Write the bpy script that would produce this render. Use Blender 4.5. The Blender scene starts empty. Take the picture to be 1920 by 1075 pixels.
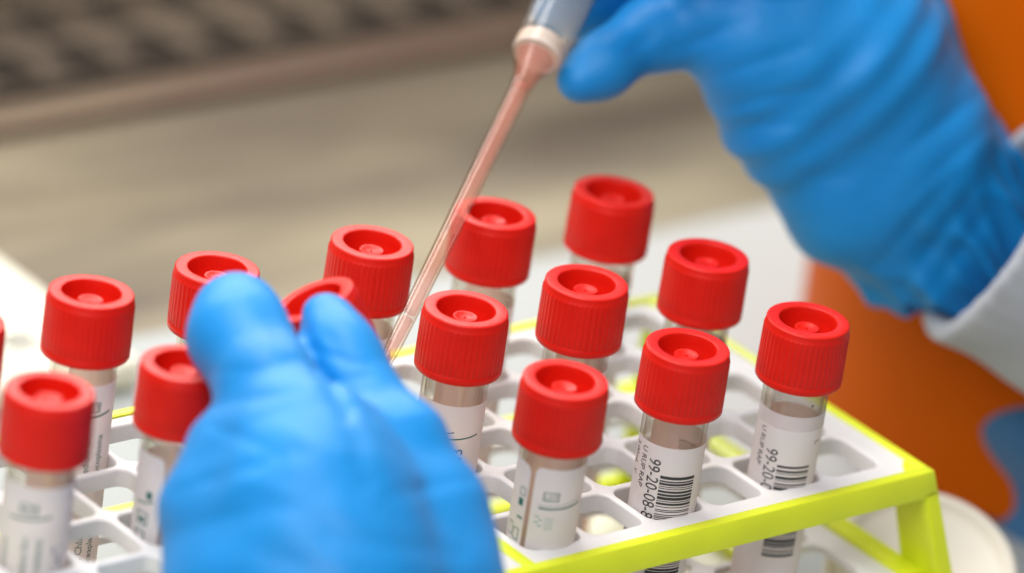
import bpy, bmesh, math, random
import numpy as np
from mathutils import Vector, Matrix

random.seed(7); rng = np.random.default_rng(7)
sc = bpy.context.scene
COL = sc.collection
S = 0.001                      # everything below is written in millimetres

# ------------------------------------------------------------------ camera
CR = Vector((0.77742221, -0.61426763, 0.13524052)).normalized()
CU = Vector((0.16308766, 0.4045249, 0.89986778))
CF = Vector((0.6074678, 0.67752113, -0.41466611)).normalized()
CU = (CU - CR*CU.dot(CR)).normalized()
CP = Vector((-852.13460437, -928.86398057, 636.55014106))
FPX = 11000.0                  # focal length in pixels of the 1920 px wide photograph
cam_d = bpy.data.cameras.new('camera'); cam = bpy.data.objects.new('camera', cam_d); COL.objects.link(cam)
rot = Matrix((CR, CU, -CF)).transposed().to_4x4()
cam.matrix_world = Matrix.Translation(CP*S) @ rot
cam_d.sensor_width = 36; cam_d.lens = FPX/1920*36
cam_d.clip_start = 0.05; cam_d.clip_end = 50
cam_d.dof.use_dof = True; cam_d.dof.focus_distance = 1.428; cam_d.dof.aperture_fstop = 5.2
sc.camera = cam

def at(x, y, d):               # the place whose image is pixel (x, y), d mm in front of the lens
    return CP + (CF + CR*((x-960)/FPX) - CU*((y-537.5)/FPX))*d

# ------------------------------------------------------------------ light
w = bpy.data.worlds.new('World'); sc.world = w; w.use_nodes = True
w.node_tree.nodes['Background'].inputs[0].default_value = (1.0, 0.98, 0.94, 1)
w.node_tree.nodes['Background'].inputs[1].default_value = 0.38
def area(name, loc, target, size, power, col=(1, 1, 1), sy=None):
    d = bpy.data.lights.new(name, 'AREA'); d.size = size; d.energy = power; d.color = col
    if sy: d.shape = 'RECTANGLE'; d.size_y = sy
    o = bpy.data.objects.new(name, d); COL.objects.link(o)
    o.location = Vector(loc)*S
    o.rotation_euler = (Vector(target)-Vector(loc)).to_track_quat('-Z', 'Y').to_euler()
    return o
area('overhead_light', (-60, 330, 900), (20, 60, 0), 0.75, 8.0, (1.0, 0.97, 0.92), 0.35)
area('overhead_light', (-750, -420, 900), (0, 30, 0), 0.7, 11.0, (0.97, 0.98, 1.0))  # fill light added in front to brighten the tube labels
area('cabinet_lamp', (330, 900, 620), (30, 50, 0), 1.1, 11.0, (1.0, 0.97, 0.92), 0.30)
sc.view_settings.view_transform = 'Standard'; sc.view_settings.look = 'None'
sc.view_settings.exposure = 0.13; sc.view_settings.gamma = 1.0
sc.cycles.max_bounces = 10; sc.cycles.transparent_max_bounces = 24
sc.cycles.transmission_bounces = 6; sc.cycles.glossy_bounces = 4; sc.cycles.diffuse_bounces = 4
sc.cycles.sample_clamp_indirect = 6
sc.cycles.use_denoising = True

# ------------------------------------------------------------------ materials
def lin(r, g, b):
    f = lambda c: ((c/255+0.055)/1.055)**2.4 if c/255 > 0.04045 else c/255/12.92
    return (f(r), f(g), f(b), 1)
def mat(name, col, rough=0.5, metal=0.0, var=0.0, vscale=60, bump=0.0, bscale=900, sss=0.0, spec=0.5, sheen=0, trans=0.0):
    m = bpy.data.materials.new(name); m.use_nodes = True; n = m.node_tree.nodes; l = m.node_tree.links
    b = n['Principled BSDF']
    b.inputs['Base Color'].default_value = col; b.inputs['Roughness'].default_value = rough
    b.inputs['Metallic'].default_value = metal; b.inputs['Specular IOR Level'].default_value = spec
    if sheen: b.inputs['Sheen Weight'].default_value = sheen
    if sss:
        b.inputs['Subsurface Weight'].default_value = sss; b.inputs['Subsurface Radius'].default_value = (0.004, 0.0012, 0.001)
        b.inputs['Subsurface Scale'].default_value = 0.5
    tc = n.new('ShaderNodeTexCoord')
    if var:
        t = n.new('ShaderNodeTexNoise'); t.inputs['Scale'].default_value = vscale; t.inputs['Detail'].default_value = 4
        l.new(tc.outputs['Object'], t.inputs['Vector'])
        r = n.new('ShaderNodeValToRGB'); r.color_ramp.elements[0].position = .3; r.color_ramp.elements[1].position = .7
        r.color_ramp.elements[0].color = (col[0]*(1-var), col[1]*(1-var), col[2]*(1-var), 1)
        r.color_ramp.elements[1].color = (min(1, col[0]*(1+var)), min(1, col[1]*(1+var)), min(1, col[2]*(1+var)), 1)
        l.new(t.outputs['Fac'], r.inputs[0]); l.new(r.outputs[0], b.inputs['Base Color'])
    if bump:
        t = n.new('ShaderNodeTexNoise'); t.inputs['Scale'].default_value = bscale; t.inputs['Detail'].default_value = 3
        l.new(tc.outputs['Object'], t.inputs['Vector'])
        bp = n.new('ShaderNodeBump'); bp.inputs['Strength'].default_value = bump; bp.inputs['Distance'].default_value = 0.0004
        l.new(t.outputs['Fac'], bp.inputs['Height']); l.new(bp.outputs[0], b.inputs['Normal'])
    return m
M = {}
M['cap'] = mat('red_cap_plastic', (0.62, 0.009, 0.003, 1), 0.42, var=.05, vscale=150, bump=.12, bscale=1500, sss=.01, spec=.26)
M['white'] = mat('white_rack_plastic', (0.70, 0.69, 0.68, 1), 0.45, var=.04, bump=.06, bscale=700)
M['lime'] = mat('lime_rack_plastic', (0.72, 0.80, 0.02, 1), 0.40, var=.05, bump=.08, bscale=600, sss=.1)
M['ink'] = mat('black_ink', (0.03, 0.03, 0.035, 1), 0.6)
M['teal'] = mat('teal_ink', (0.006, 0.12, 0.105, 1), 0.6)
M['teal_pale'] = mat('pale_teal_ink', (0.15, 0.36, 0.33, 1), 0.6)
M['pen'] = mat('pen_ink', (0.03, 0.05, 0.12, 1), 0.5)
M['glove'] = mat('blue_nitrile', (0.003, 0.21, 0.56, 1), 0.50, var=.10, vscale=30, bump=.30, bscale=260, spec=.32, sheen=.03)
M['cuff'] = mat('white_knit_cuff', (0.33, 0.345, 0.38, 1), 0.9, var=.12, vscale=40, bump=.5, bscale=900, sheen=.3)
M['gown'] = mat('blue_gown_cloth', (0.03, 0.14, 0.32, 1), 0.85, var=.15, vscale=30, bump=.5, bscale=600, sheen=.3)
M['pad'] = mat('absorbent_paper', (0.37, 0.395, 0.395, 1), 0.85, var=.05, vscale=12, bump=.3, bscale=300)
M['packet'] = mat('cream_packet', (0.70, 0.68, 0.58, 1), 0.7, var=.04, vscale=20)
M['orange'] = mat('orange_bin_plastic', (0.56, 0.095, 0.001, 1), 0.5, var=.08, vscale=10, bump=.1, bscale=100, spec=.05)
M['lid'] = mat('cream_lid_plastic', (0.68, 0.63, 0.55, 1), 0.5, var=.04, vscale=30)
M['dark'] = mat('void_dark', (0.055, 0.045, 0.04, 1), 0.8)
M['green'] = mat('green_label', (0.05, 0.32, 0.06, 1), 0.7)
M['filter'] = mat('white_filter', (0.8, 0.74, 0.70, 1), 0.9)

def steel(name, c1, c2, rough):
    m = mat(name, c1, rough, metal=0.85); n = m.node_tree.nodes; l = m.node_tree.links; b = n['Principled BSDF']
    tc = n.new('ShaderNodeTexCoord'); mp = n.new('ShaderNodeMapping'); mp.inputs['Scale'].default_value = (1.2, 6, 1)
    t = n.new('ShaderNodeTexNoise'); t.inputs['Scale'].default_value = 3.5; t.inputs['Detail'].default_value = 5
    l.new(tc.outputs['Object'], mp.inputs[0]); l.new(mp.outputs[0], t.inputs['Vector'])
    r = n.new('ShaderNodeValToRGB'); r.color_ramp.elements[0].position = .35; r.color_ramp.elements[1].position = .65
    r.color_ramp.elements[0].color = c1; r.color_ramp.elements[1].color = c2
    l.new(t.outputs['Fac'], r.inputs[0]); l.new(r.outputs[0], b.inputs['Base Color'])
    t2 = n.new('ShaderNodeTexNoise'); t2.inputs['Scale'].default_value = 9
    l.new(mp.outputs[0], t2.inputs['Vector'])
    mr = n.new('ShaderNodeMapRange'); mr.inputs['To Min'].default_value = rough-.08; mr.inputs['To Max'].default_value = rough+.08
    l.new(t2.outputs['Fac'], mr.inputs['Value']); l.new(mr.outputs[0], b.inputs['Roughness'])
    return m
M['steel'] = steel('brushed_steel_reflections', (0.10, 0.08, 0.062, 1), (0.30, 0.262, 0.185, 1), .32)  # noise tone also puts blurred reflections into the steel colour
M['grille'] = steel('dull_steel', (0.085, 0.065, 0.052, 1), (0.17, 0.135, 0.10, 1), .4)
M['lip'] = steel('lip_steel', (0.085, 0.045, 0.035, 1), (0.13, 0.095, 0.065, 1), .5)

def clear(name, tint, edge, rough=0.06, glossf=1.0, edge_pow=.45):
    # clear plastic: lets light straight through, tinted towards its edges, with a Fresnel shine
    m = bpy.data.materials.new(name); m.use_nodes = True; n = m.node_tree.nodes; l = m.node_tree.links
    n.clear(); out = n.new('ShaderNodeOutputMaterial')
    tr = n.new('ShaderNodeBsdfTransparent'); gl = n.new('ShaderNodeBsdfGlossy'); gl.inputs['Roughness'].default_value = rough
    lw = n.new('ShaderNodeLayerWeight'); lw.inputs['Blend'].default_value = edge_pow
    mc = n.new('ShaderNodeMix'); mc.data_type = 'RGBA'
    mc.inputs[6].default_value = tint; mc.inputs[7].default_value = edge
    l.new(lw.outputs['Facing'], mc.inputs[0]); l.new(mc.outputs[2], tr.inputs['Color'])
    fr = n.new('ShaderNodeMath'); fr.operation = 'POWER'; fr.inputs[1].default_value = 4.0
    lf = n.new('ShaderNodeLayerWeight'); lf.inputs['Blend'].default_value = .5; l.new(lf.outputs['Facing'], fr.inputs[0])
    mu = n.new('ShaderNodeMath'); mu.operation = 'MULTIPLY_ADD'; mu.inputs[1].default_value = .55*glossf; mu.inputs[2].default_value = .035*glossf; mu.use_clamp = True
    l.new(fr.outputs[0], mu.inputs[0])
    mx = n.new('ShaderNodeMixShader'); l.new(mu.outputs[0], mx.inputs[0]); l.new(tr.outputs[0], mx.inputs[1]); l.new(gl.outputs[0], mx.inputs[2])
    l.new(mx.outputs[0], out.inputs['Surface'])
    return m
M['tube'] = clear('clear_tube_plastic', (0.97, 0.965, 0.95, 1), (0.78, 0.75, 0.68, 1), glossf=1.5)
M['liquid'] = clear('pink_transport_liquid', (0.93, 0.66, 0.60, 1), (0.90, 0.55, 0.50, 1), glossf=.4)
M['pipette'] = clear('clear_pipette_plastic', (0.93, 0.90, 0.86, 1), (0.78, 0.66, 0.56, 1), rough=.15)
def milky(name, col, fac):
    m = bpy.data.materials.new(name); m.use_nodes = True; n = m.node_tree.nodes; l = m.node_tree.links
    n.clear(); out = n.new('ShaderNodeOutputMaterial'); tr = n.new('ShaderNodeBsdfTransparent')
    df = n.new('ShaderNodeBsdfDiffuse'); df.inputs['Color'].default_value = col
    mx = n.new('ShaderNodeMixShader'); mx.inputs[0].default_value = fac
    l.new(tr.outputs[0], mx.inputs[1]); l.new(df.outputs[0], mx.inputs[2]); l.new(mx.outputs[0], out.inputs['Surface'])
    return m
M['sample'] = milky('pink_sample_liquid', (0.74, 0.28, 0.23, 1), .28)
M['filter'] = milky('white_filter_ring', (0.85, 0.78, 0.74, 1), .75)
M['bulb'] = milky('bulb_plastic', (0.80, 0.82, 0.85, 1), .16)
M['film'] = milky('label_film', (0.78, 0.74, 0.78, 1), .55)

def paper(name, front, back):  # two-sided label: printed face; glued face with reflected pink light painted in
    m = mat(name, front, .55); n = m.node_tree.nodes; l = m.node_tree.links; b = n['Principled BSDF']
    g = n.new('ShaderNodeNewGeometry'); mc = n.new('ShaderNodeMix'); mc.data_type = 'RGBA'
    mc.inputs[6].default_value = front; mc.inputs[7].default_value = back
    l.new(g.outputs['Backfacing'], mc.inputs[0]); l.new(mc.outputs[2], b.inputs['Base Color'])
    t = n.new('ShaderNodeBsdfTranslucent'); t.inputs['Color'].default_value = (0.97, 0.77, 0.71, 1)   # light comes through the paper
    mx = n.new('ShaderNodeMixShader'); mx.inputs[0].default_value = .40
    l.new(b.outputs[0], mx.inputs[1]); l.new(t.outputs[0], mx.inputs[2]); l.new(mx.outputs[0], n['Material Output'].inputs['Surface'])
    return m
M['label'] = paper('label_paper', (0.93, 0.925, 0.94, 1), (0.94, 0.74, 0.68, 1))

# ------------------------------------------------------------------ mesh helpers
def new_obj(name, me, parent=None, loc=None):
    o = bpy.data.objects.new(name, me); COL.objects.link(o)
    if parent: o.parent = parent
    if loc is not None: o.location = Vector(loc)*S
    return o
def mesh(name, V, F, material, smooth=True, angle=None):
    me = bpy.data.meshes.new(name)
    V = np.asarray(V, dtype=float)*S
    me.from_pydata(V.tolist(), [], [list(map(int, f)) for f in F]); me.update()
    me.materials.append(material)
    if smooth: me.shade_smooth()
    if angle is not None:
        me.shade_smooth()
        me.set_sharp_from_angle(angle=math.radians(angle))
    return me
def bm_mesh(name, bm, material, angle=35):
    me = bpy.data.meshes.new(name)
    bmesh.ops.recalc_face_normals(bm, faces=bm.faces)
    bmesh.ops.scale(bm, vec=(S, S, S), verts=bm.verts)
    bm.to_mesh(me); bm.free(); me.materials.append(material); me.shade_smooth()
    me.set_sharp_from_angle(angle=math.radians(angle))
    return me
def hexa(bm, lo, hi, bev=0.0, seg=2):
    """box between two quads lo (4 points) and hi (4 points)"""
    vs = [bm.verts.new(p) for p in list(lo)+list(hi)]
    fs = [bm.faces.new([vs[i] for i in f]) for f in ((3, 2, 1, 0), (4, 5, 6, 7), (0, 1, 5, 4), (1, 2, 6, 5), (2, 3, 7, 6), (3, 0, 4, 7))]
    if bev:
        es = list({e for f in fs for e in f.edges})
        bmesh.ops.bevel(bm, geom=es, offset=bev, segments=seg, affect='EDGES', profile=.5)
def box(bm, x0, x1, y0, y1, z0, z1, bev=0.0, seg=2):
    q = [(x0, y0), (x1, y0), (x1, y1), (x0, y1)]
    hexa(bm, [(a, b, z0) for a, b in q], [(a, b, z1) for a, b in q], bev, seg)
def lathe(prof, n=64, ribs=0, amp=None, close=False):
    V = []; F = []
    for k, (r, z) in enumerate(prof):
        for i in range(n):
            a = 2*math.pi*i/n; rr = r
            if ribs and amp[k]:
                c = math.cos(ribs*a); rr = r + amp[k]*(max(0, c)**1.5)
            V.append((rr*math.cos(a), rr*math.sin(a), z))
    m = len(prof)
    for k in range(m-1):
        for i in range(n):
            j = (i+1) % n
            F.append((k*n+i, k*n+j, (k+1)*n+j, (k+1)*n+i))
    return V, F
def tag(o, label=None, cat=None, group=None, kind=None):
    if label: o['label'] = label
    if cat: o['category'] = cat
    if group: o['group'] = group
    if kind: o['kind'] = kind
    return o
def empty(name, loc=(0, 0, 0)):
    o = bpy.data.objects.new(name, None); COL.objects.link(o); o.location = Vector(loc)*S; o.empty_display_size = .01
    return o

def holed_plate(name, xs, ys, hole_w, hole_h, rad, bounds, top, thick, material, fil=.5, skip=None, taper=0.0):
    """plate with a grid of rounded rectangular openings; xs, ys = cell centre coordinates (regular)"""
    px = xs[1]-xs[0]; py = ys[1]-ys[0]
    V = []; F = []; n = 7
    def ring(hw, hh, r):
        P = []
        for q, (sx, sy) in enumerate(((1, 1), (-1, 1), (-1, -1), (1, -1))):
            for k in range(n):
                a = math.pi/2*(q+k/(n-1))
                P.append((sx*(hw-r)+r*math.cos(a), sy*(hh-r)+r*math.sin(a)))
        return P
    def outer(hw, hh):
        P = []
        for q in range(4):
            for k in range(n):
                t = k/(n-1)
                cx, cy = ((hw, hh), (-hw, hh), (-hw, -hh), (hw, -hh))[q]
                # walk from the side's third to the next side's third round the corner
                if t <= .5: s = (1-t*2)*.0+t*2
                if q == 0: p = (hw, hh*(.45+.55*t*2)) if t <= .5 else (hw*(1-.55*(t-.5)*2), hh)
                elif q == 1: p = (-hw*(.45+.55*t*2), hh) if t <= .5 else (-hw, hh*(1-.55*(t-.5)*2))
                elif q == 2: p = (-hw, -hh*(.45+.55*t*2)) if t <= .5 else (-hw*(1-.55*(t-.5)*2), -hh)
                else: p = (hw*(.45+.55*t*2), -hh) if t <= .5 else (hw, -hh*(1-.55*(t-.5)*2))
                P.append(p)
        return P
    O = outer(px/2, py/2)
    for ix, x in enumerate(xs):
        for iy, y in enumerate(ys):
            if skip and skip(ix, iy): continue
            levels = [(O, top)]
            for k in range(4):
                a = math.pi/2*k/3
                levels.append((ring(hole_w/2+fil*(1-math.sin(a)), hole_h/2+fil*(1-math.sin(a)), rad+fil*(1-math.sin(a))), top-fil*(1-math.cos(a))))
            levels.append((ring(hole_w/2-taper, hole_h/2-taper, rad), top-thick))
            levels.append((O, top-thick))
            b0 = len(V); N = 4*n
            for P, z in levels:
                V += [(x+p[0], y+p[1], z) for p in P]
            for a in range(len(levels)-1):
                for i in range(N):
                    j = (i+1) % N
                    F.append((b0+a*N+i, b0+a*N+j, b0+(a+1)*N+j, b0+(a+1)*N+i))
    X0, X1, Y0, Y1 = bounds
    gx0, gx1, gy0, gy1 = xs[0]-px/2, xs[-1]+px/2, ys[0]-py/2, ys[-1]+py/2
    for (a, b, c, d) in ((X0, X1, Y0, gy0), (X0, X1, gy1, Y1), (X0, gx0, gy0, gy1), (gx1, X1, gy0, gy1)):
        if b-a < .05 or d-c < .05: continue
        b0 = len(V)
        V += [(a, c, top), (b, c, top), (b, d, top), (a, d, top), (a, c, top-thick), (b, c, top-thick), (b, d, top-thick), (a, d, top-thick)]
        F += [(b0, b0+1, b0+2, b0+3), (b0+7, b0+6, b0+5, b0+4), (b0, b0+4, b0+5, b0+1), (b0+1, b0+5, b0+6, b0+2), (b0+2, b0+6, b0+7, b0+3), (b0+3, b0+7, b0+4, b0)]
    me = mesh(name, V, F, material, angle=40)
    return me

# ------------------------------------------------------------------ setting: work surface, lip, grille
WS = -70.0
def plane(name, x0, x1, y0, y1, z, material):
    return mesh(name, [(x0, y0, z), (x1, y0, z), (x1, y1, z), (x0, y1, z)], [(0, 1, 2, 3)], material)
o = new_obj('work_surface', plane('work_surface', -1500, 1500, -1500, 368, WS, M['steel'])); tag(o, kind='structure')
bm = bmesh.new(); box(bm, -1500, 1500, 368, 384, WS-6, WS+3.5, 1.2, 3)
o = new_obj('work_surface_lip', bm_mesh('work_surface_lip', bm, M['lip'])); tag(o, kind='structure')
grille = empty('air_grille', (200, 384, WS)); tag(grille, 'steel air grille with staggered dark slots behind the bare steel worktop', 'grille')
for r in range(5):
    y = 413+28*r; x0 = 131-27.3*14+3*r
    xs = [x0+27.3*i-200 for i in range(40)]
    me = holed_plate('slotted_strip', xs, [y-384, y-384+28], 17, 20, 4, (-1200, 1200, y-384-14, y-384+14), 0, 1.5, M['grille'],
                     skip=lambda ix, iy: iy == 1)
    # trim the second dummy row: only the strip of row 0 is wanted
    bm = bmesh.new(); bm.from_mesh(me)
    bmesh.ops.delete(bm, geom=[f for f in bm.faces if f.calc_center_median().y*1000 > y-384+14.01], context='FACES')
    bm.to_mesh(me); bm.free()
    new_obj('slotted_strip', me, grille)
bm = bmesh.new(); box(bm, -1200, 1200, 8, 170, -60, -50)
new_obj('void_sheet', bm_mesh('void_sheet', bm, M['dark']), grille)  # dark sheet stands in for the unlit void under the slots
bm = bmesh.new(); box(bm, -1500, 1500, 560, 575, WS-80, 110, 2)
o = new_obj('back_wall', bm_mesh('back_wall', bm, mat('cabinet_back', (0.36, 0.28, 0.20, 1), .5, var=.55, vscale=5))); tag(o, kind='structure')  # unseen; cut low to let lamp light past, patchy tone put in for reflections

# absorbent pad under the rack
PX0, PX1, PY0, PY1 = -420, 420, -260, 238
nx, ny = 60, 40; V = []; F = []
for i in range(nx+1):
    for j in range(ny+1):
        x = PX0+(PX1-PX0)*i/nx; y = PY0+(PY1-PY0)*j/ny
        V.append((x, y+1.2*math.sin(x*.02), WS+1.2+.5*math.sin(x*.05+y*.03)*math.sin(y*.06)))
for i in range(nx):
    for j in range(ny):
        a = i*(ny+1)+j; F.append((a, a+ny+1, a+ny+2, a+1))
o = new_obj('absorbent_pad', mesh('absorbent_pad', V, F, M['pad']))
tag(o, 'pale absorbent paper pad spread on the steel worktop under the test tube rack', 'pad')
TZ = WS+2.0

# ------------------------------------------------------------------ rack
P = 19.264
OX = 3.7                       # the left half of the grid sits this much off the right half's pitch
colsR = [P*i for i in range(6)]
colsL = [P*(i-6.5)+OX for i in range(6)]
rows = [P*j for j in range(5)]
RX0, RX1, RY0, RY1 = -137.0, 115.1, -17.5, 92.5
rack = empty('test_tube_rack', (0, 0, TZ))
tag(rack, 'lime green and white plastic test tube rack holding the red capped tubes', 'tube rack')
def rp(name, me): return new_obj(name, me, rack, (0, 0, -TZ))
rp('top_grid', holed_plate('top_grid', colsR, rows, 17.1, 17.1, 3.2, (-11.6, 112.2, -13.9, 89.2), -.25, 4.6, M['white'], fil=.7))
rp('top_grid', holed_plate('top_grid', colsL, rows, 17.1, 17.1, 3.2, (-133.6, -15.2, -13.9, 89.2), -.25, 4.6, M['white'], fil=.7))
def fl(z): return -z*0.235      # outward flare of the end panels and sides at depth z (z<0)
bm = bmesh.new()
T = 3.2
# top band: four tapered sides and a cross bar
def side(bm, a, b, inward, z0, z1, t=T, bev=.55):
    """upright band from a to b (xy at z=0); inward = unit vector; follows the flare"""
    ax, ay = a; bx, by = b; ix, iy = inward
    lo = []; hi = []
    for z, lst in ((z0, lo), (z1, hi)):
        e = fl(z)
        def off(x, y):
            return (x + (e if x > 0 else -e), y + (e if y > 30 else -e))
        p = off(ax, ay); q = off(bx, by)
        lst += [(p[0], p[1], z), (q[0], q[1], z), (q[0]+ix*t, q[1]+iy*t, z), (p[0]+ix*t, p[1]+iy*t, z)]
    hexa(bm, lo, hi, bev)
H = 6.4
side(bm, (RX0, RY0), (RX1, RY0), (0, 1), -H, .35)
side(bm, (RX1, RY1), (RX0, RY1), (0, -1), -H, .35)
side(bm, (RX1, RY0+.02), (RX1, RY1-.02), (-1, 0), -H+.02, .33, t=3.0)
side(bm, (RX0, RY0+.02), (RX0, RY1-.02), (1, 0), -H+.02, .33, t=3.0)
box(bm, -15.3, -11.5, RY0+.5, RY1-.5, -H+.5, .2, .5)
for sx, X in ((1, RX1), (-1, RX0)):      # triangular webs that fill the corners
    for sy, Y in ((-1, RY0), (1, RY1)):
        x1 = X-sx*2.0; y1 = Y-sy*2.0
        q = [(x1, y1), (x1-sx*6.5, y1), (x1-sx*3.5, y1-sy*4.5), (x1, y1-sy*7.5)]
        if sx*sy > 0: q = q[::-1]
        hexa(bm, [(a, b, -4) for a, b in q], [(a, b, .1) for a, b in q])
rp('top_frame', bm_mesh('top_frame', bm, M['lime']))
# corner legs: a face along the end and a narrow return along the front
ZB = TZ+.1
for sx, X in ((1, RX1), (-1, RX0)):
    for sy, Y in ((-1, RY0), (1, RY1)):
        bm = bmesh.new()
        lo = []; hi = []
        for z, lst, wd, wx in ((ZB, lo, 22, 5.5), (-H+1.5, hi, 15, 4.2)):
            e = fl(z); ox = X+sx*e; oy = Y+sy*e
            lst += [(ox, oy), (ox, oy-sy*wd), (ox-sx*3.0, oy-sy*wd), (ox-sx*3.0, oy-sy*3.2), (ox-sx*wx, oy-sy*3.2), (ox-sx*wx, oy)]
        vl = [bm.verts.new((a, b, ZB)) for a, b in lo]; vh = [bm.verts.new((a, b, -H+1.5)) for a, b in hi]
        nn = 6
        for i in range(nn):
            j = (i+1) % nn; bm.faces.new([vl[i], vl[j], vh[j], vh[i]])
        bm.faces.new(vl[::-1]); bm.faces.new(vh)
        bmesh.ops.bevel(bm, geom=[e for e in bm.edges], offset=.35, segments=2, affect='EDGES')
        rp('leg', bm_mesh('leg', bm, M['lime']))
# middle shelf
ZS = -31.0; e = fl(ZS)
sh = [(RX0-e+3.3, RX1+e-3.3, RY0-e+3.5, RY1+e-3.5)][0]
rp('shelf_grid', holed_plate('shelf_grid', colsR, rows, 17.2, 17.2, 3.2, (-13.2, sh[1]-6, sh[2]+3, sh[3]-3), ZS+.2, 2.2, M['white'], fil=.5))
rp('shelf_grid', holed_plate('shelf_grid', colsL, rows, 17.2, 17.2, 3.2, (sh[0]+6, -13.6, sh[2]+3, sh[3]-3), ZS+.2, 2.2, M['white'], fil=.5))
bm = bmesh.new()
box(bm, sh[1]-6.5, sh[1]+.3, RY0+1, RY1+8, ZS-3.5, ZS+1.6, .6); box(bm, sh[0]-.3, sh[0]+6.5, RY0+1, RY1+8, ZS-3.5, ZS+1.6, .6)
box(bm, sh[0], sh[1], sh[3]-3.2, sh[3]+.2, ZS-3.5, ZS+1.5, .6)
rp('shelf_rail', bm_mesh('shelf_rail', bm, M['lime']))
# foot ring
bm = bmesh.new(); e = fl(ZB)
for (a, b, inn) in (((RX0, RY1), (RX1, RY1), (0, -1)), ((RX0, RY0), (RX1, RY0), (0, 1)), ((RX1, RY0), (RX1, RY1), (-1, 0)), ((RX0, RY0), (RX0, RY1), (1, 0))):
    side(bm, a, b, inn, ZB, ZB+6 if inn[0] or inn[1] < 0 else ZB+3, t=4.5)
rp('foot_rail', bm_mesh('foot_rail', bm, M['lime']))
bm = bmesh.new(); box(bm, RX0-11, RX1+11, RY0-11, RY1+11, ZB+.6, ZB+2.2)
rp('base_plate', bm_mesh('base_plate', bm, mat('cream_base_plastic', (0.80, 0.775, 0.66, 1), .5, var=.03)))

# ------------------------------------------------------------------ tubes
L = 105.0; HC = 16.0            # tube with cap, cap height
R0 = 8.25
prof = []; amp = []
def ad(r, z, a=0): prof.append((r, z)); amp.append(a)
ad(8.6, .6); ad(8.6, 0); ad(10.85, 0); ad(11.1, .35); ad(11.1, 1.9)
ad(10.98, 2.05, .0); ad(10.96, 2.15, .17); ad(10.92, 6, .17); ad(10.83, 13.6, .17); ad(10.82, 13.9, .12); ad(10.80, 14.1)
ad(10.70, 14.25); ad(10.62, 15.5)
for k in range(1, 6):
    a = math.pi/2*k/5; ad(10.07+.55*math.cos(a), 15.45+.55*math.sin(a))
ad(7.75, 16.0)
for k in range(1, 4):
    a = math.pi/2*k/3; ad(7.75-.4*math.sin(a), 16.0-.4*(1-math.cos(a)))
ad(7.3, 13.5); ad(7.1, 9.6); ad(6.8, 9.2); ad(3.5, 9.2); ad(3.3, 9.5); ad(3.15, 13.65); ad(2.95, 13.9); ad(2.35, 13.9); ad(2.0, 13.6); ad(.45, 13.5); ad(.35, 12.9); ad(.02, 12.9)
V, F = lathe(prof, 288, 48, amp)
cap_me = mesh('cap', [(a*.975, b*.975, c+L-HC) for a, b, c in V], F, M['cap'], angle=50)
CAPV = (prof, amp)
prof = [(.05, 0), (3, .25), (5.6, 1.6), (7.0, 4), (R0-.1, 8), (R0-.1, L-HC-.5), (9.2, L-HC-.5), (9.2, L-HC+.2)]
V, F = lathe(prof[:6]+[(R0-.1, L-HC+1)], 72)
V2, F2 = lathe([(7.25, L-HC+1), (7.25, 9), (6, 5), (3.5, 2.2), (.05, 1.6)], 72)
b0 = len(V)
tube_me = mesh('tube', V+V2, F+[tuple(i+b0 for i in f) for f in F2], M['tube'], angle=50)
V, F = lathe([(.05, 1.7), (3.4, 2.3), (5.9, 5), (7.15, 9), (7.15, 26), (.05, 26)], 48)
liquid_me = mesh('liquid', V, F, M['liquid'], angle=50)

PHI0 = math.atan2(-CF.y, -CF.x)
def cyl(u, v, r=R0): a = PHI0+u/R0; return (r*math.cos(a), r*math.sin(a), v)
def label_mesh(u0, u1, v0, v1, material, r=R0, rad=0.0, name='label'):
    nu = max(6, int((u1-u0)/.7)); V = []; F = []
    for i in range(nu+1):
        u = u0+(u1-u0)*i/nu; d = min(u-u0, u1-u)
        c = rad-math.sqrt(max(0, rad*rad-(rad-d)**2)) if rad and d < rad else 0
        V += [cyl(u, v0+c, r), cyl(u, v1-c, r)]
    for i in range(nu): F.append((2*i, 2*i+2, 2*i+3, 2*i+1))
    return mesh(name, V, F, material)
_tc = {}
def text_geo(body, size):
    k = (body, size)
    if k not in _tc:
        c = bpy.data.curves.new('lettering', 'FONT'); c.body = body; c.size = size; c.resolution_u = 3
        o = bpy.data.objects.new('lettering', c); COL.objects.link(o)
        dg = bpy.context.evaluated_depsgraph_get(); dg.update()
        me = bpy.data.meshes.new_from_object(o.evaluated_get(dg))
        bm = bmesh.new(); bm.from_mesh(me)
        bmesh.ops.triangulate(bm, faces=bm.faces)
        V = [(v.co.x, v.co.y) for v in bm.verts]; F = [[v.index for v in f.verts] for f in bm.faces]
        bm.free(); bpy.data.objects.remove(o); bpy.data.meshes.remove(me); bpy.data.curves.remove(c)
        _tc[k] = (V, F)
    return _tc[k]
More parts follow.
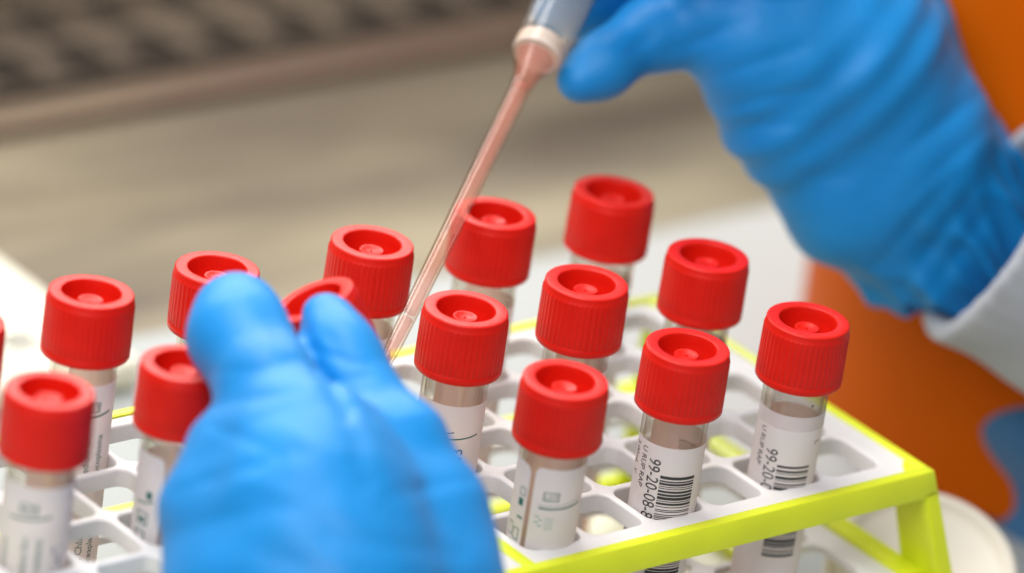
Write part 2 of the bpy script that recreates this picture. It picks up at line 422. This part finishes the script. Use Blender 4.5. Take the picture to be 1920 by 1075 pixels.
class Print:
    def __init__(s): s.V = []; s.F = []
    def text(s, body, size, u, v, d='h', stretch=1.0):
        V, F = text_geo(body, size); b = len(s.V)
        for x, y in V:
            x *= stretch
            if d == 'h': p = (u+x, v+y)
            elif d == 'down': p = (u+y, v-x)       # reads downwards
            else: p = (u-y, v+x)                  # reads upwards
            s.V.append(cyl(p[0], p[1], R0+.07))
        s.F += [[i+b for i in f] for f in F]
        return s
    def rect(s, u0, u1, v0, v1, curve=0.0):
        n = max(1, int(abs(u1-u0)/.8)); b = len(s.V)
        for i in range(n+1):
            t = i/n; u = u0+(u1-u0)*t; c = curve*(t*t)
            s.V += [cyl(u, v0+c, R0+.065), cyl(u, v1+c, R0+.065)]
        for i in range(n): s.F.append((b+2*i, b+2*i+2, b+2*i+3, b+2*i+1))
        return s
    def frame(s, u0, u1, v0, v1, t=.22):
        return s.rect(u0, u1, v0, v0+t).rect(u0, u1, v1-t, v1).rect(u0, u0+t, v0+t, v1-t).rect(u1-t, u1, v0+t, v1-t)
    def barcode(s, u0, u1, v1, v0, seed):
        r = random.Random(seed); v = v1
        while v > v0:
            t = r.choice((.22, .22, .4, .6, .8)); s.rect(u0, u1, v-t, v); v -= t + r.choice((.22, .3, .42, .62))
        return s
    def mesh(s, material): return mesh('print', s.V, s.F, material, smooth=False)

def kit_print(lab, v, o=0.0):    # teal kit label, as on the tubes without a barcode sticker
    p = Print(); p.frame(-1.8+o, 2.6+o, v-7.0, v-4.4, .28).text('LOT', 2.1, -1.5+o, v-6.5)
    p.rect(-4.4+o, 6.0+o, v-8.8, v-8.3, 1.3)
    p.text('medium for:', 2.5, 1.0+o, v-25, 'up').text('UTM-RT', 4.8, -2.0+o, v-48, 'up').text('Mycoplasma', 2.4, 4.2+o, v-25, 'up')
    p.text('Viruses, Chlamydia,', 2.6, 1.6+o, v-54, 'up').text('Ureaplasma', 2.6, 4.6+o, v-49, 'up').text('Transport', 2.5, -4.4+o, v-25, 'up')
    new_obj('print', p.mesh(M['teal']), lab)

def tube(px, py, col, row, label, style, group='red capped tubes standing in the rack', held=False):
    hx, hy = col+.8, row-.5; px += 9 if px > 500 else 4; py -= 8
    if held:
        top = at(px, py, 1386); d = (top-Vector((hx, hy, 0))).normalized(); base = top-d*L
    else:
        base = Vector((hx, hy, -62.6))
        r = (CF + CR*((px-960)/FPX) - CU*((py-537.5)/FPX)); t = (42.2-CP.z)/r.z; top = CP+r*t
        lo, hi = -30.0, 30.0    # slide along the ray until the tube has its length
        for _ in range(40):
            m = (lo+hi)/2; q = top - r.normalized()*m
            if (q-base).length < L: lo = m
            else: hi = m
        top = top - r.normalized()*lo; d = (top-base).normalized()
    q = Vector((0, 0, 1)).rotation_difference(d)
    rt = empty('test_tube', base); rt.rotation_mode = 'QUATERNION'; rt.rotation_quaternion = q
    tag(rt, label, 'test tube', group)
    new_obj('tube', tube_me, rt); new_obj('liquid', liquid_me, rt)
    c = new_obj('cap', cap_me, rt, (0, 0, random.uniform(-.5, .1))); c.rotation_euler.z = random.uniform(0, 6.28)
    v1 = L-HC
    if style == 'barcode':
        v = v1-8.0
        lab = new_obj('label', label_mesh(-12.5, 31.5, v-62, v, M['label']), rt)
        new_obj('print', Print().text('99-20-08-8328', 4.6, -5.2, v-3.6, 'down', .80).text('U RUP RAP', 2.3, -7.8, v-1.4, 'down', 1.0)
                .text('3.00mL  V', 2.3, -10.9, v-1.4, 'down', .95).barcode(-1.7, 7.4, v-7.6, v-46, 5)
                .barcode(17, 24, v-5, v-30, 9).mesh(M['ink']), lab)
    elif style == 'film':
        v = v1-7.2
        f = new_obj('label_film', label_mesh(-12.5, 31.5, v-3.9, v, M['film']), rt)
        lab = new_obj('label', label_mesh(-12.5, 31.5, v-66, v-3.9, M['label'], R0+.03), rt)
        new_obj('print', Print().text('99-20-08-8328', 4.6, -5.2, v-9.6, 'down', .80).text('U RUP RAP', 2.2, -7.8, v-4.6, 'down', 1.0)
                .barcode(-1.7, 6.9, v-13.6, v-38.5, 11).text('L', 2.4, 7.6, v-7, 'down').mesh(M['ink']), lab)
        bm = bmesh.new(); bmesh.ops.create_circle(bm, cap_ends=True, segments=10, radius=.28)
        for vt in bm.verts: vt.co = Vector(cyl(4.6+vt.co.x, v+3.2+vt.co.y, R0+.05))
        new_obj('speck', bm_mesh('speck', bm, M['ink']), rt)
    elif style == 'seam':
        v = v1-4.6
        lab = new_obj('label', label_mesh(-3.6, 33.0, v-62, v, M['label'], rad=1.6), rt)
        lab2 = new_obj('label', label_mesh(-14.0, -4.9, v-62, v-.5, M['label'], rad=1.8), rt)
        p = Print(); p.frame(-.9, 3.0, v-8.6, v-6.2).text('LOT', 1.75, -.5, v-8.1); p.rect(-1.6, 9.5, v-10.9, v-10.5, .9)
        p.rect(-1.8, 9.5, v-10.0, v-9.9, 1.5)
        new_obj('print', p.mesh(M['teal']), lab)
        p = Print()
        for k in range(4): p.rect(-2.2+(k % 2)*.9, -1.2+(k % 2)*.9, v-13.2-.8*k, v-12.95-.8*k).rect(.2, 2.4, v-13.4-.9*k, v-13.25-.9*k)
        new_obj('print', p.mesh(M['teal_pale']), lab)
        p = Print(); p.rect(-7.4, -5.9, v-12.0, v-10.0).frame(-7.3, -5.5, v-9.2, v-7.0, .2).rect(-7.2, -5.4, v-15.4, v-14.9)
        p.frame(-7.8, -5.9, v-21.5, v-18.2, .25).text('8', 3.0, -9.3, v-22, 'down').frame(-10.2, -8.2, v-21, v-17.5, .25)
        new_obj('print', p.mesh(M['teal']), lab2)
    elif style == 'hand':
        v = v1-7.2
        lab = new_obj('label', label_mesh(-12.0, 31.0, v-62, v, M['label']), rt)
        new_obj('print', Print().rect(-3.5, 8.5, v-9.2, v-8.85, .8).mesh(M['teal']), lab)
        new_obj('writing', Print().text('L53', 4.2, 4.4, v-17.5, 'up').rect(-1.2, 1.6, v-7.5, v-7.2, .35).mesh(M['pen']), lab)
    elif style == 'icons':
        v = v1-6
        lab = new_obj('label', label_mesh(-12.0, -1.2, v-62, v, M['label'], rad=1.8), rt)
        lab2 = new_obj('label', label_mesh(.4, 34.0, v-62, v-4, M['label'], rad=1.6), rt)
        new_obj('print', Print().rect(-5.2, -3.6, v-11.5, v-9.5).rect(-8.2, -3.0, v-13.2, v-12.8, 1.2).frame(-7.8, -4.2, v-18.6, v-15.2, .3)
                .rect(-7, -5, v-17.8, v-16.6).frame(-7.8, -4.6, v-23.4, v-20.0, .35).text('8', 3, -7.3, v-28).mesh(M['teal']), lab)
    elif style == 'kit':
        v = v1-5.6
        lab = new_obj('label', label_mesh(-13.0, 30.0, v-64, v, M['label']), rt)
        kit_print(lab, v, 3.6 if col > -120 else -1.5)
        if col < -120: new_obj('writing', Print().text('LM1', 4.4, 5.6, v-15, 'down').mesh(M['pen']), lab)
    elif style == 'green':
        v = v1-5.6
        lab = new_obj('label', label_mesh(-13.0, 30.0, v-64, v, M['label']), rt)
        new_obj('band', label_mesh(-13.0, 30.0, v-24, v-17, M['green'], R0+.05, name='band'), lab)
    else:
        v = v1-6.5-random.uniform(0, 2)
        lab = new_obj('label', label_mesh(-13.0, 31.0, v-62, v, M['label']), rt)
        kit_print(lab, v-1.5)
    return rt
cR = colsR; cL = colsL
tube(1052, 717, cR[0], rows[0], 'test tube with LOT box and seam between two white stickers, by the front rail', 'seam')
tube(1281, 657, cR[2], rows[0], 'front row test tube with 3.00mL printed beside the barcode on its sticker', 'barcode')
tube(1507, 606, cR[4], rows[0], 'barcoded test tube against the orange bin, clear film band above its white sticker', 'film')
tube(866, 583, cR[0], rows[2], 'test tube with L53 handwritten on its sticker, just right of the pipette tip', 'hand')
tube(1092, 533, cR[2], rows[2], 'test tube in the centre of the right block, directly behind the LOT box tube', 'plain')
tube(1320, 483, cR[4], rows[2], 'test tube by the end rail of the rack, behind the 3.00mL barcode tube', 'plain')
tube(690, 459, cR[0], rows[4], 'back row test tube standing between the pinched cap and the pipette', 'plain')
tube(920, 408, cR[2], rows[4], 'back row test tube whose cap the pipette stem crosses', 'plain')
tube(1143, 367, cR[4], rows[4], 'test tube with the highest red cap, in the back corner of the rack', 'plain')
tube(404, 508, cL[4], rows[4], 'test tube half hidden behind the gloved index finger', 'plain')
tube(168, 552, cL[2], rows[4], 'test tube with a teal LOT box and text on its sticker, near the cream packet', 'kit')
tube(343, 686, cL[2], rows[2], 'test tube with small teal icons, half covered by the side of the gloved hand', 'icons')
tube(90, 738, cL[0], rows[2], 'blurred test tube at the left end of the rack with pen writing on its sticker', 'kit')
tube(-76, 606, cL[0], rows[4], 'test tube cut off by the left edge of the photo, beside the cream packet', 'green')
tube(575, 566, cL[5]+.0, rows[1], 'tilted test tube whose red cap is pinched between gloved thumb and finger', 'kit', held=True)

# ------------------------------------------------------------------ gloves, from a smooth union of tapered limbs
import openvdb
def sdf_mesh(name, segs, material, vox=1.1, k=5.0, cuts=(), grooves=(), mod=None, pad=8, gk=1.0):
    pts = np.array([s[0] for s in segs]+[s[1] for s in segs], float); rr = max(max(s[2], s[3]) for s in segs)
    lo = pts.min(0)-rr-pad; hi = pts.max(0)+rr+pad
    n = np.ceil((hi-lo)/vox).astype(int)
    ax = [lo[i]+vox*np.arange(n[i], dtype=np.float32) for i in range(3)]
    X, Y, Z = np.meshgrid(*ax, indexing='ij')
    def cap(a, b, r0, r1):
        a = np.array(a, np.float32); b = np.array(b, np.float32); ab = b-a
        t = np.clip(((X-a[0])*ab[0]+(Y-a[1])*ab[1]+(Z-a[2])*ab[2])/(ab@ab+1e-6), 0, 1)
        return np.sqrt((X-a[0]-ab[0]*t)**2+(Y-a[1]-ab[1]*t)**2+(Z-a[2]-ab[2]*t)**2) - (r0+(r1-r0)*t)
    # limbs that carry the same key blend softly; different fingers blend only near their roots
    D = None; groups = {}
    for s in segs: groups.setdefault(s[4] if len(s) > 4 else 'body', []).append(s)
    for g, ss in groups.items():
        d = None
        for s in ss:
            c = cap(*s[:4])
            if d is None: d = c
            else:
                h = np.clip(.5+.5*(d-c)/k, 0, 1); d = d*(1-h)+c*h-k*h*(1-h)
        kk = k if g == 'body' else 3.2
        if D is None: D = d
        else:
            h = np.clip(.5+.5*(D-d)/kk, 0, 1); D = D*(1-h)+d*h-kk*h*(1-h)
    if grooves:                 # creases: valleys (or ridges, depth < 0) pressed into the side that faces the lens
        dx, dy, dz = X-CP.x, Y-CP.y, Z-CP.z
        zz = dx*CF.x+dy*CF.y+dz*CF.z
        U = (dx*CR.x+dy*CR.y+dz*CR.z)/zz*FPX+960; W_ = 537.5-(dx*CU.x+dy*CU.y+dz*CU.z)/zz*FPX
        D0 = D.copy()
        for (x0, y0, x1, y1, r, depth) in grooves:
            ax_, ay_ = x1-x0, y1-y0; t = np.clip(((U-x0)*ax_+(W_-y0)*ay_)/(ax_*ax_+ay_*ay_), 0, 1)
            d2 = ((U-x0-ax_*t)**2+(W_-y0-ay_*t)**2)/(8.0**2)
            fade = .35+.65*np.sin(np.pi*np.clip(t, .12, .88))
            D = D+depth*gk*fade*np.exp(-d2/(r*r*.55))
    if mod is not None: D = mod(X, Y, Z, D)
    for c in cuts: D = np.maximum(D, c(X, Y, Z))
    g = openvdb.FloatGrid(background=6.0); g.copyFromArray(np.clip(D, -6, 6).astype(np.float32))
    res = g.convertToPolygons(isovalue=0.0); p = res[0]; quads = res[-1]
    me = bpy.data.meshes.new(name); pv = (np.asarray(p)*vox+lo)*S
    q = np.asarray(quads)[:, ::-1]
    me.from_pydata(pv.tolist(), [], q.tolist()); me.update()
    bm = bmesh.new(); bm.from_mesh(me)
    for _ in range(1): bmesh.ops.smooth_vert(bm, verts=bm.verts, factor=.5, use_axis_x=True, use_axis_y=True, use_axis_z=True)
    bm.to_mesh(me); bm.free()
    me.materials.append(material); me.shade_smooth()
    return me
def A(x, y, d): return tuple(at(x, y, d))
def chain(pts, key='body'):
    """pts: (x, y, depth, radius mm)"""
    return [(A(*p[:3]), A(*q[:3]), p[3], q[3], key) for p, q in zip(pts, pts[1:])]
person = empty('person', (150, -300, WS))
tag(person, 'person in bright blue gloves, one hand pinching a red cap, the other holding a pipette', 'person')
def pp(name, me, label=None):
    o = new_obj(name, me, person, -Vector((150, -300, WS)))
    if label: o['label'] = label
    return o

def wrinkle(axis_a, axis_b, amp0, freq):
    a = np.array(axis_a, float); b = np.array(axis_b, float); ab = (b-a)/np.linalg.norm(b-a)
    return a, ab, amp0, freq
# left hand (the lower one): seen from its back, thumb to the right
LH = []
LH += chain([(660, 1500, 1318, 25), (640, 1300, 1318, 27), (610, 1120, 1322, 27), (590, 960, 1328, 23), (560, 850, 1336, 19)])
LH += chain([(640, 1300, 1318, 26), (500, 1110, 1330, 22), (455, 960, 1340, 17), (470, 860, 1346, 14)])
LH += chain([(700, 1350, 1326, 24), (790, 1120, 1336, 18), (790, 985, 1344, 14.5), (740, 850, 1352, 13)])
LH += chain([(740, 850, 1350, 13), (662, 735, 1360, 8.6), (632, 665, 1366, 7.8), (614, 606, 1373, 7.0)], 'thumb')
LH += chain([(560, 850, 1338, 15), (506, 735, 1346, 10.8), (448, 630, 1360, 10.1), (443, 588, 1367, 9.5)], 'index')
LH += chain([(470, 880, 1350, 11), (460, 800, 1375, 9.5), (520, 790, 1396, 8.5), (560, 830, 1392, 8)], 'middle')
LH += chain([(430, 960, 1352, 11), (430, 900, 1382, 9.5), (510, 900, 1400, 8.5), (560, 940, 1394, 8)], 'ring')
LH += chain([(420, 1060, 1350, 10), (420, 1010, 1380, 8.5), (500, 1010, 1396, 7.6), (550, 1040, 1390, 7)], 'little')
gr = [(560, 590, 600, 690, 2.4, 1.8), (600, 690, 650, 780, 2.6, 1.8), (650, 780, 690, 900, 3.5, 1.3), (585, 655, 690, 690, 1.5, 1.0),
      (620, 715, 700, 705, 1.2, .7), (600, 620, 640, 655, 2.2, .6), (395, 700, 540, 690, 1.6, .6), (405, 760, 560, 735, 2.0, .9), (400, 800, 520, 850, 2.2, .7),
      (330, 920, 560, 850, 2.6, .9), (320, 1000, 600, 930, 3.2, .8), (520, 800, 640, 850, 3.0, -.7), (430, 890, 640, 960, 3.0, -.6),
      (690, 790, 800, 900, 2.4, .8), (730, 930, 880, 900, 2.2, .7), (620, 1010, 860, 1040, 3.6, .8), (700, 950, 760, 1060, 3.4, -.6),
      (480, 560, 530, 640, 2.0, .4), (470, 540, 400, 560, 1.5, .3), (500, 1040, 620, 1075, 3, .6)]
cr = np.array(CR); cu = np.array(CU); cf = np.array(CF)
def mod_l(X, Y, Z, D):
    u = X*cr[0]+Y*cr[1]+Z*cr[2]; v = X*cu[0]+Y*cu[1]+Z*cu[2]; wd = X*cf[0]+Y*cf[1]+Z*cf[2]
    return D + .25*np.sin(.33*u+.21*v+.2*wd+2*np.sin(.07*v)) * (.5+.5*np.sin(.09*u-.13*v)) + .3*np.sin(.12*u-.35*v+1.3*np.sin(.1*u))*(.5+.5*np.sin(.05*v+.08*u+1))
pp('gloved_hand', sdf_mesh('gloved_hand', LH, M['glove'], 0.85, 9.0, grooves=gr, mod=mod_l, gk=.7), 'blue gloved left hand pinching a red cap between thumb and index finger')

# right hand (the upper one)
RH = []
RH += chain([(1385, 90, 1512, 12), (1470, 215, 1522, 15), (1600, 375, 1536, 17), (1735, 490, 1548, 15), (1815, 590, 1560, 12)])
RH += chain([(1480, -40, 1520, 22), (1590, 110, 1528, 24), (1700, 280, 1540, 23), (1800, 400, 1554, 19.5), (1890, 500, 1566, 18)])
RH += chain([(1330, 20, 1508, 12), (1440, 80, 1516, 17), (1590, 110, 1528, 22)])
RH += chain([(1400, -120, 1520, 16), (1590, 110, 1528, 20), (1660, 60, 1560, 16), (1750, 300, 1562, 20)])
RH += chain([(1360, 60, 1512, 10.5), (1225, 62, 1506, 8.0), (1130, 122, 1496, 6.6), (1084, 154, 1492, 5.2)], 'little')
RH += chain([(1350, -20, 1518, 11), (1215, -25, 1530, 9.2), (1110, 5, 1522, 7.6), (1045, 25, 1516, 6.4)], 'ring')
RH += chain([(1380, -100, 1522, 11), (1230, -120, 1532, 9.5), (1110, -90, 1526, 8.6), (1040, -70, 1514, 7.5)], 'middle')
RH += chain([(1420, -160, 1515, 11), (1260, -210, 1520, 9.5), (1150, -200, 1518, 8.8), (1070, -170, 1508, 7.8)], 'index')
RH += chain([(1450, -110, 1500, 14), (1300, -170, 1480, 11), (1170, -150, 1472, 9.5), (1080, -130, 1478, 8)], 'thumb')
wa = np.array(at(1500, 60, 1525)); wb = np.array(at(1880, 545, 1560)); wd_ = (wb-wa)/np.linalg.norm(wb-wa); Lw = np.linalg.norm(wb-wa)
e1 = np.cross(wd_, cf); e1 /= np.linalg.norm(e1); e2 = np.cross(wd_, e1)
rim = np.array(at(1843, 470, 1555)); rims = (rim-wa)@wd_
def arm_coords(X, Y, Z):
    dx, dy, dz = X-wa[0], Y-wa[1], Z-wa[2]
    s = dx*wd_[0]+dy*wd_[1]+dz*wd_[2]; p = dx*e1[0]+dy*e1[1]+dz*e1[2]; q = dx*e2[0]+dy*e2[1]+dz*e2[2]
    return s, np.arctan2(q, p), p, q
def mod_r(X, Y, Z, D):
    s, th, p, q = arm_coords(X, Y, Z)
    g = np.clip((s-rims+34)/34, 0, 1)**1.3
    D = D - g*(2.2*(1-2*np.abs(np.sin(4.5*th+.03*s+.4*np.sin(.2*s))))+1.4*(1-2*np.abs(np.sin(9.5*th+1.0-.05*s)))+.8) 
    h = np.exp(-((s-12)/16)**2)
    D = D + .6*h*np.sin(.55*s+.9*np.sin(2*th+.5)) + .2*np.sin(.28*s+.25*p)*np.clip(1-g*2, 0, 1)
    ring_ = np.exp(-((s-rims+26)/5)**2); D = D + 1.3*ring_*np.clip(.4+.6*np.sin(th*2+1), 0, 1)
    return D
rp0 = np.array(at(1700, 582, 1545)); rn = -.2*cr - .98*cu; rn /= np.linalg.norm(rn)
def cut_r(X, Y, Z):
    s, th, p, q = arm_coords(X, Y, Z)
    return ((X-rp0[0])*rn[0]+(Y-rp0[1])*rn[1]+(Z-rp0[2])*rn[2]) - (1.6*np.sin(.42*p+.4)+1.3*np.sin(.8*p+.3*q))
gr = [(1320, 150, 1500, 90, 2.4, 1.3), (1345, 205, 1520, 165, 2.0, 1.2), (1385, 235, 1500, 235, 1.8, .8), (1260, 95, 1400, 40, 2.2, 1.0),
      (1440, 330, 1590, 330, 2.4, .7), (1690, 290, 1830, 180, 2.2, 1.0), (1700, 370, 1860, 230, 2.6, .9), (1180, 100, 1230, 60, 2.0, .7),
      (1640, 500, 1790, 330, 2.6, 1.2), (1690, 540, 1830, 350, 2.4, 1.2), (1735, 560, 1850, 400, 2.2, 1.1), (1610, 120, 1700, 60, 4, .5)]
pp('gloved_hand', sdf_mesh('gloved_hand', RH, M['glove'], 0.95, 9.0, grooves=gr, mod=mod_r, gk=.7, cuts=(cut_r,)), 'blue gloved right hand holding the pipette, glove end gathered in folds over the cuff')

# white cuff and sleeve, blue gown sleeve
CS = chain([(1815, 410, 1530, 30), (1860, 436, 1532, 30), (2200, 624, 1546, 34), (2500, 790, 1556, 42)])
ca = np.array(at(1852, 432, 1532)); cb = np.array(at(2200, 624, 1546)); cd = (cb-ca)/np.linalg.norm(cb-ca)
c1 = np.cross(cd, cf); c1 /= np.linalg.norm(c1); c2 = np.cross(cd, c1)
def cut_c(X, Y, Z):
    dx, dy, dz = X-ca[0], Y-ca[1], Z-ca[2]
    s = dx*cd[0]+dy*cd[1]+dz*cd[2]
    p = dx*c1[0]+dy*c1[1]+dz*c1[2]; q = dx*c2[0]+dy*c2[1]+dz*c2[2]; r = np.sqrt(p*p+q*q)
    return np.maximum(.6*np.sin(.12*p+1)-s, np.minimum(27.0-r, 30-s)*1.0)      # open end: a hollow tube of cloth
def mod_c(X, Y, Z, D):
    dx, dy, dz = X-ca[0], Y-ca[1], Z-ca[2]
    s = dx*cd[0]+dy*cd[1]+dz*cd[2]; th = np.arctan2(dx*c2[0]+dy*c2[1]+dz*c2[2], dx*c1[0]+dy*c1[1]+dz*c1[2])
    return D + .8*np.sin(.16*s+1.5*np.sin(th*2)) + .2*np.sin(34*th)*np.clip(1-s/30, 0, 1)
pp('sleeve', sdf_mesh('sleeve', CS, M['cuff'], 1.4, 8, cuts=(cut_c,), mod=mod_c), 'white cuff and sleeve over the end of the glove')
GW = chain([(1985, 715, 1596, 14), (1972, 795, 1600, 18.5), (2060, 905, 1610, 29), (2250, 900, 1640, 40)]) + chain([(1960, 760, 1600, 15), (2110, 740, 1620, 30), (2300, 760, 1650, 44)])
def mod_g(X, Y, Z, D): return D + 1.2*np.sin(.12*X+.2*Z)+.8*np.sin(.2*Y-.11*Z)
pp('gown_sleeve', sdf_mesh('gown_sleeve', GW, M['gown'], 2.0, 10, mod=mod_g), 'blue gown cloth hanging beside the white sleeve')

# ------------------------------------------------------------------ pipette
tipP = at(716, 694, 1418); topP = at(1052, 10, 1496)
ax = (topP-tipP); LP = ax.length; axn = ax.normalized()
pip = empty('pipette', tipP); pip.rotation_mode = 'QUATERNION'; pip.rotation_quaternion = Vector((0, 0, 1)).rotation_difference(axn)
tag(pip, 'clear plastic pipette with pink liquid held above the tubes by the upper glove', 'pipette')
sB = (at(1020, 78, 1490)-tipP).dot(axn)-5.5       # height of the white ring along the pipette
prof = [(.55, 0), (1.4, .2), (2.0, 8), (2.25, 30), (2.45, 55), (2.8, sB-13), (3.3, sB-9), (6.1, sB-1.5), (6.65, sB), (6.75, sB+3.6), (7.0, sB+4.6), (7.6, LP+25)]
V, F = lathe([p for p in prof[1:]], 48)
new_obj('body', mesh('body', V, F, M['pipette'], angle=50), pip)
for z0, z1, r0, r1 in ((.4, 17, .85, 1.45), (19.5, 46, 1.5, 1.7), (48, 52, 1.7, 1.75), (53.5, sB-12, 1.78, 2.0)):   # liquid broken by air gaps
    V, F = lathe([(.05, z0+.6), (r0*.6, z0+.35), (r0, z0), (r1, z1), (r1*.6, z1-.5), (.05, z1-.7)], 24)
    new_obj('sample_liquid', mesh('sample_liquid', V, F, M['sample'], angle=50), pip)
V, F = lathe([(.05, sB-11), (2.3, sB-11), (4.0, sB-3.8), (4.9, sB-1.8), (.05, sB-2.2)], 32)
new_obj('sample_liquid', mesh('sample_liquid', V, F, M['sample'], angle=50), pip)
V, F = lathe([(.05, sB-1.2), (6.2, sB-1.2), (6.45, sB-.6), (6.5, sB+2.9), (6.1, sB+3.4), (.05, sB+3.4)], 40)
new_obj('filter', mesh('filter', V, F, M['filter'], angle=40), pip)
V, F = lathe([(6.75, sB+4.0), (6.85, sB+9), (7.1, LP+24)], 40)
new_obj('bulb', mesh('bulb', V, F, M['bulb'], angle=40), pip)

# ------------------------------------------------------------------ orange bin, round lid, packet
bin_c = (290, 88)
bn = empty('sharps_bin', (bin_c[0], bin_c[1], TZ)); tag(bn, 'tall orange plastic waste bin standing behind the rack end', 'bin')
prof = [(.1, 0), (84, 0), (88, 2), (89, 6), (93, 120), (95, 230), (97, 232), (97, 240), (94, 242), (.1, 242)]
V, F = lathe(prof[:7]+prof[7:8], 96)
new_obj('body', mesh('body', V, F, M['orange'], angle=40), bn)
V, F = lathe([(97.5, 241), (100, 242), (100, 252), (97, 256), (.1, 258)], 96)
new_obj('lid', mesh('lid', V, F, M['orange'], angle=40), bn)
lc = at(1800, 1075, 1)  # only the direction is used below
def on(x, y, z):
    r = (CF + CR*((x-960)/FPX) - CU*((y-537.5)/FPX)); return CP+r*((z-CP.z)/r.z)
c = on(1722, 1092, TZ+20)
ld = empty('container_lid', c); ld.rotation_mode = 'QUATERNION'
ln = (Vector((0, 0, 1))*math.cos(math.radians(25)) + Vector((-CF.x, -CF.y, 0)).normalized()*math.sin(math.radians(25)))
ld.rotation_quaternion = Vector((0, 0, 1)).rotation_difference(ln)
tag(ld, 'cream round lid propped at an angle on the worktop beyond the rack corner', 'lid')
V, F = lathe([(.1, 5.5), (19, 5.5), (20.2, 6), (21.8, 8.2), (23.6, 8.2), (24.6, 7.2), (24.8, 0), (23.8, 0), (23.6, 4.5), (.1, 4.5)], 96)
new_obj('body', mesh('body', V, F, M['lid'], angle=40), ld)
pk = empty('packet', (-60, 250, TZ)); tag(pk, 'flat cream packet with a blurred barcode lying behind the left end of the rack', 'packet')
bm = bmesh.new(); box(bm, -180, 100, -40, 110, 0, 9, 2.5, 3)
new_obj('body', bm_mesh('body', bm, M['packet']), pk)
bm = bmesh.new(); c0 = on(12, 628, TZ+9); c1 = on(62, 655, TZ+9); r_ = random.Random(3); t = 0
dv = (c1-c0); dl = dv.length; dv.normalize(); nv = Vector((-dv.y, dv.x, 0))
while t < dl:
    wv = r_.choice((.6, 1.0, 1.6, 2.2)); a = c0+dv*t; b = a+dv*wv
    q = [a-nv*5.5, b-nv*5.5, b+nv*5.5, a+nv*5.5]
    hexa(bm, [(p.x+60, p.y-250, 9.0) for p in q], [(p.x+60, p.y-250, 9.08) for p in q]); t += wv+r_.choice((.6, 1.0, 1.4))
new_obj('barcode', bm_mesh('barcode', bm, M['ink']), pk)
